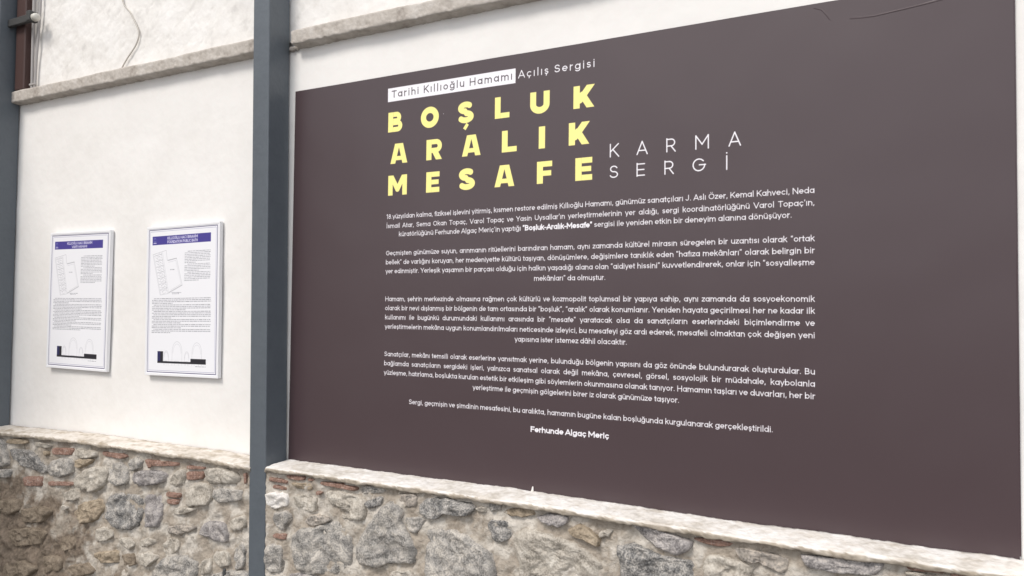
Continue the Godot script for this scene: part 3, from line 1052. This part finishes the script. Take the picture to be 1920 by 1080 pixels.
func board(at: Vector3, turn: float, title: Array, label: String, sd: int):
	var w := 0.497
	var h := 0.703
	var t := thing("info_board", label, "board", at + Vector3(0, -h / 2, 0), "framed information boards")
	t.rotation_degrees.z = turn
	var s := 900.0 / h
	canvas(int(w * s), 900, Color(0.92, 0.92, 0.935))
	var cw := w * s
	var ink := Color(0.30, 0.30, 0.34)
	var blue := lin(0.062, 0.048, 0.27)
	var lil := Color(0.50, 0.49, 0.66)
	# double border
	for e in [[0.030, 4.2, Color(0.27, 0.25, 0.42)], [0.046, 1.6, lil]]:
		var i: float = e[0] * cw
		var i2 := 900 - i
		var j := cw - i
		stroke(PackedVector2Array([Vector2(i, i), Vector2(j, i), Vector2(j, i2), Vector2(i, i2), Vector2(i, i)]), e[1] * 0.5, e[2])
	# heading bar
	var x0 := 0.078 * cw
	var x1 := 0.885 * cw
	rect(x0, 58, x1, 111, blue)
	var ttl := Color(0.86, 0.85, 0.93)
	for k in 2:
		var half: float = 0.21 * cw if k == 0 or sd == 8 else 0.13 * cw
		text_line(title[k], 0.50 * cw - half, 0.50 * cw + half, 81 + k * 23, 22, 0.62, 1.5, ttl, false)
	# emblem at the left of the bar
	var em := Color(0.62, 0.68, 0.90)
	stroke(arc(x0 + 22, 75, 8, 6, 150, 390, 10), 1.3, em, false, -1e9, 1e9, 0.7)
	stroke(arc(x0 + 22, 86, 9, 5, 20, 160, 8), 1.3, em, false, -1e9, 1e9, 0.7)
	rect(x0 + 9, 97, x0 + 36, 102, ttl, 0.9)
	# column of fine text, paragraphs below: too small to read, drawn as broken rows of word-long marks
	var r2 := RandomNumberGenerator.new()
	r2.seed = 500 + sd
	var yy := 158.0
	for k in 19:
		var a := 0.535 * cw + (26 if k in [0, 8, 13] else 0)
		var e := x1 - r2.randf_range(0, 4)
		if k in [7, 12, 18]:
			e = a + (x1 - a) * r2.randf_range(0.35, 0.75)
		marks(r2, a, e, yy, 4.2, 0.50)
		yy += 9.6
	yy = 436.0
	for k in 22:
		var a := 0.085 * cw + (16 if k in [0, 4, 8, 10, 13, 16, 19] else 0)
		var e := 0.90 * cw - r2.randf_range(0, 5)
		if k in [3, 7, 12, 15, 18, 21]:
			e = a + (e - a) * r2.randf_range(0.3, 0.6)
		marks(r2, a, e, yy, 4.2, 0.58)
		yy += 9.75
	# floor plan: a long row of bath rooms and the square hall, drawn in fine line
	var P := func(x, y): return Vector2(0.078 * cw + x * 0.43 * cw, 141 + y * 275)
	var ln := func(q: Array, a := 0.5, wd := 1.0):
		var pl := PackedVector2Array()
		for v in q:
			pl.append(P.call(v[0], v[1]))
		stroke(pl, wd * 0.9, ink, false, -1e9, 1e9, a)
	ln.call([[0.02, 0.10], [0.46, 0.02], [0.50, 0.24], [0.80, 0.20], [1.0, 0.80], [0.55, 0.97], [0.28, 1.0], [0.02, 0.10]], 0.42)
	ln.call([[0.05, 0.12], [0.30, 0.98]], 0.30)
	ln.call([[0.30, 0.06], [0.52, 0.96]], 0.42)
	ln.call([[0.34, 0.06], [0.56, 0.95]], 0.30)
	for k in 7:
		var a := 0.14 + k * 0.125
		var xa := 0.03 + a * 0.27
		ln.call([[xa, a], [xa + 0.25, a - 0.045]], 0.45)
		stroke(arc(P.call(xa + 0.14, a + 0.04).x, P.call(xa + 0.14, a + 0.04).y, 15, 10, 20, 330, 12), 0.8, ink, false, -1e9, 1e9, 0.35)
	for k in 13:
		var b := 0.10 + k * 0.066
		var xb := 0.03 + b * 0.27
		ln.call([[xb + 0.02, b], [xb + 0.10, b + 0.03], [xb + 0.17, b - 0.02], [xb + 0.25, b + 0.02]], 0.30)
	ln.call([[0.54, 0.29], [0.78, 0.25], [0.96, 0.77], [0.62, 0.90]], 0.28)
	ln.call([[0.52, 0.25], [0.80, 0.21]], 0.5, 1.3)
	ln.call([[0.56, 0.95], [0.99, 0.79]], 0.5, 1.3)
	marks(r2, P.call(0.60, 0).x, P.call(0.74, 0).x, 262, 5.0, 0.5)
	marks(r2, P.call(0.66, 0).x, P.call(0.98, 0).x, 402, 4.0, 0.55)
	marks(r2, P.call(0.68, 0).x, P.call(0.90, 0).x, 409, 3.5, 0.5)
	# section drawing: two tall domes and small ones over the cut ground
	for dm in [[0.44, 0.10, 70, 126], [0.76, 0.09, 66, 122], [0.26, 0.05, 34, 72], [0.60, 0.05, 32, 70]]:
		var cx: float = (0.08 + dm[0] * 0.84) * cw
		var rx: float = dm[2] * 0.62
		stroke(arc(cx, 828 - dm[3] * 0.55, rx, dm[3] * 0.5, 180, 360, 18), 0.9, ink, false, -1e9, 1e9, 0.33)
		stroke(arc(cx, 828 - dm[3] * 0.5, rx * 0.82, dm[3] * 0.44, 180, 360, 18), 0.8, ink, false, -1e9, 1e9, 0.28)
		for sx in [-1, 1]:
			stroke(PackedVector2Array([Vector2(cx + sx * rx, 828 - dm[3] * 0.55), Vector2(cx + sx * rx, 836)]), 0.9, ink, false, -1e9, 1e9, 0.28)
		stroke(PackedVector2Array([Vector2(cx - rx * 0.5, 836), Vector2(cx - rx * 0.5, 812), Vector2(cx + rx * 0.4, 812), Vector2(cx + rx * 0.4, 836)]), 0.7, ink, false, -1e9, 1e9, 0.35)
	var blk := Color(0.135, 0.13, 0.16)
	var nav := Color(0.15, 0.15, 0.33)
	rect(0.175 * cw, 755, 0.215 * cw, 826, nav)
	rect(0.215 * cw, 755, 0.255 * cw, 826, blk)
	rect(0.175 * cw, 814, 0.84 * cw, 826, blk)
	rect(0.635 * cw, 795, 0.84 * cw, 826, blk)
	marks(r2, 0.70 * cw, 0.84 * cw, 838, 3.5, 0.5)
	var m := StandardMaterial3D.new()
	m.albedo_texture = canvas_tex()
	m.roughness = 0.4
	# foam board carrying the print, with a raised white moulding round it
	part("backing", bev_box(Vector3(w, h, 0.016), 0.0015), mats.board_edge, t, Vector3(0, h / 2, 0.012))
	part("print_sheet", grid_mesh(6, 8, func(i, j): return Vector3((i / 6.0 - 0.5) * (w - 0.004), (h - 0.004) * j / 8.0 + 0.002, 0.0215), null, func(i, j): return Vector2(i / 6.0, 1.0 - j / 8.0), true), m, t)
	for e in [[0, h - 0.006, w, 0.012], [0, 0.006, w, 0.012]]:
		part("moulding", bev_box(Vector3(e[2], e[3], 0.006), 0.0012), mats.board_edge, t, Vector3(e[0], e[1], 0.0202))
	for e in [-1, 1]:
		part("moulding", bev_box(Vector3(0.012, h - 0.024, 0.006), 0.0012), mats.board_edge, t, Vector3(e * (w / 2 - 0.006), h / 2, 0.0202))

func marks(r2: RandomNumberGenerator, x0: float, x1: float, y: float, hgt: float, a: float):
	var x := x0
	while x < x1 - 4:
		var e := minf(x + r2.randf_range(9, 34), x1)
		rect(x, y, e, y + hgt, Color(0.36, 0.36, 0.40), a * r2.randf_range(0.75, 1.1))
		x = e + r2.randf_range(2.5, 4.5)

const STONES := [
	["g", -1.983, 0.779, -1.976, 0.664, -1.917, 0.661, -1.881, 0.659, -1.832, 0.678, -1.849, 0.734, -1.874, 0.789, -1.925, 0.801],
	["g", -1.989, 0.629, -1.987, 0.592, -1.913, 0.596, -1.814, 0.615, -1.809, 0.652, -1.916, 0.645],
	["w", -1.615, 0.785, -1.482, 0.793, -1.476, 0.811, -1.589, 0.811, -1.657, 0.809],
	["o", -1.852, 0.782, -1.767, 0.786, -1.663, 0.799, -1.685, 0.817, -1.839, 0.808],
	["d", -1.791, 0.723, -1.733, 0.688, -1.636, 0.674, -1.528, 0.662, -1.503, 0.688, -1.571, 0.728, -1.654, 0.760, -1.807, 0.758],
	["b", -1.460, 0.760, -1.295, 0.774, -1.290, 0.808, -1.469, 0.794],
	["w", -1.282, 0.767, -1.177, 0.770, -1.106, 0.788, -1.131, 0.812, -1.284, 0.801],
	["o", -1.274, 0.726, -1.249, 0.717, -1.176, 0.740, -1.129, 0.771, -1.275, 0.753],
	["b", -1.070, 0.793, -0.931, 0.790, -0.880, 0.806, -0.909, 0.817, -1.083, 0.812],
	["g", -1.477, 0.690, -1.456, 0.661, -1.372, 0.659, -1.297, 0.686, -1.294, 0.747, -1.338, 0.758, -1.465, 0.730],
	["b", -1.479, 0.606, -1.282, 0.628, -1.295, 0.644, -1.487, 0.628],
	["w", -1.232, 0.629, -1.122, 0.619, -1.041, 0.661, -1.032, 0.721, -1.080, 0.742, -1.175, 0.721, -1.259, 0.667],
	["g", -1.007, 0.680, -0.926, 0.667, -0.881, 0.686, -0.884, 0.751, -0.942, 0.774, -1.022, 0.759],
	["g", -0.850, 0.744, -0.790, 0.764, -0.780, 0.801, -0.819, 0.811, -0.874, 0.788],
	["b", -0.746, 0.765, -0.720, 0.779, -0.541, 0.797, -0.537, 0.814, -0.726, 0.806, -0.764, 0.810],
	["p", -0.837, 0.698, -0.781, 0.683, -0.642, 0.713, -0.623, 0.750, -0.655, 0.764, -0.762, 0.756, -0.838, 0.734],
	["w", -0.559, 0.708, -0.498, 0.726, -0.489, 0.764, -0.510, 0.789, -0.571, 0.762, -0.611, 0.716],
	["b", -0.485, 0.789, -0.376, 0.800, -0.371, 0.810, -0.491, 0.805],
	["b", -0.478, 0.741, -0.379, 0.759, -0.376, 0.790, -0.490, 0.779],
	["w", -0.340, 0.740, -0.166, 0.766, -0.181, 0.804, -0.275, 0.817, -0.359, 0.805],
	["b", -0.137, 0.763, -0.123, 0.771, -0.126, 0.813, -0.141, 0.808],
	["d", -1.006, 0.526, -0.952, 0.475, -0.861, 0.480, -0.796, 0.511, -0.777, 0.577, -0.790, 0.639, -0.935, 0.630, -0.998, 0.608],
	["p", -0.742, 0.511, -0.667, 0.514, -0.642, 0.573, -0.646, 0.660, -0.752, 0.644],
	["b", -0.609, 0.658, -0.531, 0.657, -0.527, 0.678, -0.615, 0.678],
	["b", -0.602, 0.627, -0.545, 0.627, -0.536, 0.652, -0.608, 0.647],
	["w", -0.479, 0.632, -0.356, 0.654, -0.328, 0.674, -0.334, 0.727, -0.379, 0.742, -0.458, 0.727, -0.481, 0.683],
	["g", -0.304, 0.684, -0.270, 0.671, -0.150, 0.696, -0.142, 0.736, -0.244, 0.737, -0.305, 0.724],
	["w", -0.575, 0.586, -0.503, 0.591, -0.424, 0.622, -0.484, 0.628, -0.586, 0.605],
	["g", -0.592, 0.497, -0.510, 0.505, -0.436, 0.533, -0.432, 0.550, -0.532, 0.543, -0.599, 0.524],
	["p", -0.332, 0.517, -0.227, 0.509, -0.229, 0.555, -0.258, 0.590, -0.354, 0.581, -0.396, 0.525],
	["w", -1.100, 0.388, -1.018, 0.404, -0.973, 0.436, -1.021, 0.466, -1.114, 0.438],
	["w", -0.909, 0.395, -0.847, 0.390, -0.815, 0.423, -0.860, 0.441, -0.927, 0.428],
	["w", -0.770, 0.412, -0.695, 0.430, -0.680, 0.457, -0.740, 0.459, -0.793, 0.433],
	["w", -0.626, 0.416, -0.579, 0.406, -0.528, 0.431, -0.540, 0.477, -0.602, 0.471, -0.632, 0.436],
	["w", -0.767, 0.334, -0.724, 0.331, -0.662, 0.383, -0.705, 0.397, -0.791, 0.377],
	["g", -0.680, 0.296, -0.544, 0.298, -0.414, 0.340, -0.416, 0.401, -0.477, 0.418, -0.609, 0.391, -0.660, 0.341],
	["w", -0.385, 0.352, -0.318, 0.367, -0.319, 0.409, -0.330, 0.434, -0.396, 0.390],
	["w", -0.305, 0.431, -0.262, 0.399, -0.206, 0.421, -0.217, 0.471, -0.292, 0.467],
	["g", -0.168, 0.407, -0.128, 0.427, -0.126, 0.505, -0.145, 0.528, -0.189, 0.482],
	["o", -1.263, 0.500, -1.212, 0.462, -1.116, 0.482, -1.048, 0.550, -1.073, 0.591, -1.216, 0.551],
	["o", -1.060, 0.299, -0.945, 0.310, -0.936, 0.369, -1.098, 0.337],
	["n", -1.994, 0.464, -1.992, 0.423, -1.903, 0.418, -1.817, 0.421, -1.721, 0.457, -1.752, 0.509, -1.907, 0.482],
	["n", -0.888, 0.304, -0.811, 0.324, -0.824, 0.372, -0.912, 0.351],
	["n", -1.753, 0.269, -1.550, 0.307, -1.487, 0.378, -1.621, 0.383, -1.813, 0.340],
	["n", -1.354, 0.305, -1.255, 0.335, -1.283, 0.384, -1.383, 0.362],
	["b", -1.693, 0.580, -1.544, 0.593, -1.547, 0.644, -1.702, 0.627],
	["w", -1.353, 0.550, -1.254, 0.562, -1.218, 0.596, -1.281, 0.615, -1.368, 0.579],
	["w", -0.206, 0.578, -0.173, 0.563, -0.115, 0.597, -0.139, 0.632, -0.212, 0.610],
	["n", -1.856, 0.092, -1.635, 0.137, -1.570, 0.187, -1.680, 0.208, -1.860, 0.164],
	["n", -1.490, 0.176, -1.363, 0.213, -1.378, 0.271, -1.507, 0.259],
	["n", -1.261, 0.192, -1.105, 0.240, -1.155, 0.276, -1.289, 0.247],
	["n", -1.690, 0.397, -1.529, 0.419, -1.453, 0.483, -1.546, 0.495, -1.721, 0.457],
	["g", -0.345, 0.319, -0.101, 0.367, -0.103, 0.405, -0.168, 0.406, -0.261, 0.386, -0.346, 0.345],
	["b", 0.006, 0.794, 0.108, 0.791, 0.111, 0.805, 0.002, 0.809],
	["b", 0.025, 0.766, 0.103, 0.766, 0.102, 0.777, 0.025, 0.780],
	["b", 0.098, 0.815, 0.165, 0.811, 0.198, 0.817, 0.200, 0.833, 0.095, 0.828],
	["b", 0.219, 0.817, 0.245, 0.818, 0.251, 0.827, 0.212, 0.827],
	["o", 0.154, 0.783, 0.231, 0.781, 0.236, 0.806, 0.129, 0.801],
	["w", 0.144, 0.710, 0.233, 0.697, 0.254, 0.706, 0.255, 0.751, 0.238, 0.755, 0.140, 0.748],
	["b", 0.277, 0.810, 0.363, 0.807, 0.452, 0.802, 0.457, 0.818, 0.374, 0.825, 0.271, 0.821],
	["b", 0.261, 0.767, 0.278, 0.769, 0.295, 0.782, 0.260, 0.782],
	["l", -0.007, 0.680, 0.046, 0.687, 0.113, 0.707, 0.106, 0.755, -0.009, 0.742],
	["g", 0.054, 0.618, 0.095, 0.601, 0.103, 0.633, 0.127, 0.654, 0.108, 0.683, 0.047, 0.671, 0.028, 0.650],
	["b", 0.037, 0.568, 0.102, 0.568, 0.103, 0.595, 0.030, 0.583],
	["g", -0.000, 0.446, 0.028, 0.428, 0.084, 0.446, 0.078, 0.544, 0.031, 0.542, -0.003, 0.528],
	["w", 0.330, 0.747, 0.410, 0.731, 0.443, 0.699, 0.487, 0.698, 0.497, 0.746, 0.491, 0.779, 0.442, 0.786, 0.363, 0.792, 0.310, 0.783],
	["d", 0.502, 0.755, 0.518, 0.749, 0.571, 0.764, 0.576, 0.794, 0.550, 0.792, 0.505, 0.772],
	["g", 0.474, 0.798, 0.576, 0.810, 0.586, 0.824, 0.522, 0.829, 0.468, 0.823],
	["g", 0.151, 0.559, 0.167, 0.491, 0.198, 0.460, 0.337, 0.475, 0.415, 0.505, 0.430, 0.558, 0.428, 0.635, 0.377, 0.675, 0.321, 0.663, 0.252, 0.636, 0.182, 0.622, 0.150, 0.591],
	["g", 0.211, 0.652, 0.252, 0.645, 0.309, 0.666, 0.332, 0.682, 0.245, 0.692, 0.199, 0.660],
	["g", 0.499, 0.657, 0.462, 0.584, 0.469, 0.543, 0.565, 0.537, 0.602, 0.560, 0.714, 0.578, 0.728, 0.621, 0.702, 0.666, 0.661, 0.709, 0.670, 0.743, 0.654, 0.770, 0.613, 0.773, 0.572, 0.747],
	["w", 0.388, 0.693, 0.444, 0.692, 0.432, 0.704, 0.377, 0.709],
	["w", 0.618, 0.496, 0.730, 0.515, 0.719, 0.550, 0.618, 0.529],
	["p", 0.115, 0.411, 0.199, 0.421, 0.280, 0.452, 0.186, 0.452, 0.127, 0.440],
	["g", 0.656, 0.791, 0.684, 0.769, 0.736, 0.783, 0.731, 0.825, 0.647, 0.815],
	["d", 0.754, 0.764, 0.780, 0.745, 0.826, 0.749, 0.851, 0.773, 0.909, 0.770, 0.950, 0.779, 0.971, 0.802, 0.965, 0.815, 0.875, 0.828, 0.783, 0.817, 0.751, 0.796],
	["g", 0.694, 0.689, 0.729, 0.680, 0.763, 0.720, 0.767, 0.738, 0.737, 0.744, 0.684, 0.730],
	["d", 1.038, 0.730, 1.057, 0.706, 1.084, 0.705, 1.119, 0.725, 1.126, 0.756, 1.103, 0.779, 1.053, 0.776, 1.033, 0.763],
	["w", 0.989, 0.794, 1.035, 0.800, 1.034, 0.820, 0.985, 0.807],
	["g", 1.041, 0.801, 1.083, 0.813, 1.085, 0.833, 1.063, 0.846, 1.036, 0.834],
	["o", 1.095, 0.800, 1.167, 0.801, 1.204, 0.809, 1.203, 0.835, 1.129, 0.826, 1.091, 0.811],
	["g", 0.780, 0.620, 0.788, 0.517, 1.059, 0.563, 1.055, 0.612, 1.038, 0.660, 0.995, 0.684, 0.910, 0.712, 0.852, 0.714, 0.780, 0.704],
	["w", 1.143, 0.689, 1.157, 0.647, 1.161, 0.592, 1.453, 0.641, 1.447, 0.687, 1.401, 0.714, 1.354, 0.738, 1.284, 0.751, 1.219, 0.756, 1.179, 0.759, 1.146, 0.737],
	["p", 1.251, 0.793, 1.284, 0.785, 1.325, 0.794, 1.331, 0.818, 1.309, 0.826, 1.258, 0.822, 1.215, 0.805],
	["o", 1.348, 0.766, 1.410, 0.755, 1.434, 0.741, 1.446, 0.757, 1.434, 0.775, 1.403, 0.796, 1.379, 0.807, 1.335, 0.781],
	["w", 1.443, 0.774, 1.476, 0.784, 1.488, 0.802, 1.446, 0.796],
	["d", 1.517, 0.696, 1.507, 0.641, 1.744, 0.682, 1.739, 0.711, 1.734, 0.743, 1.703, 0.743, 1.653, 0.745, 1.599, 0.756, 1.576, 0.766, 1.529, 0.762, 1.499, 0.749],
	["p", 1.576, 0.802, 1.621, 0.777, 1.663, 0.760, 1.690, 0.757, 1.726, 0.774, 1.734, 0.802, 1.688, 0.813, 1.629, 0.827, 1.567, 0.834, 1.550, 0.828],
	["b", 1.763, 0.804, 1.820, 0.800, 1.857, 0.806, 1.864, 0.816, 1.808, 0.823, 1.766, 0.817, 1.738, 0.813],
	["g", 1.876, 0.777, 1.897, 0.768, 1.928, 0.771, 1.965, 0.760, 2.002, 0.750, 2.011, 0.775, 2.006, 0.795, 1.933, 0.805, 1.895, 0.806, 1.866, 0.802],
	["w", 1.776, 0.739, 1.779, 0.691, 1.916, 0.714, 1.916, 0.729, 1.912, 0.759, 1.857, 0.769, 1.808, 0.774, 1.786, 0.766],
	["p", 2.063, 0.791, 2.075, 0.778, 2.112, 0.782, 2.137, 0.776, 2.188, 0.782, 2.236, 0.785, 2.247, 0.797, 2.254, 0.814, 2.251, 0.825, 2.221, 0.823, 2.154, 0.818, 2.113, 0.815, 2.050, 0.814],
	["b", 2.314, 0.816, 2.333, 0.814, 2.375, 0.817, 2.406, 0.818, 2.408, 0.835, 2.350, 0.832, 2.311, 0.828],
	["b", 2.416, 0.813, 2.456, 0.820, 2.461, 0.829, 2.448, 0.833, 2.413, 0.831],
	["b", 2.501, 0.823, 2.526, 0.827, 2.524, 0.840, 2.504, 0.835],
	["b", 2.546, 0.831, 2.576, 0.836, 2.576, 0.846, 2.544, 0.843],
	["w", 2.312, 0.797, 2.349, 0.796, 2.383, 0.809, 2.350, 0.809, 2.310, 0.808],
]
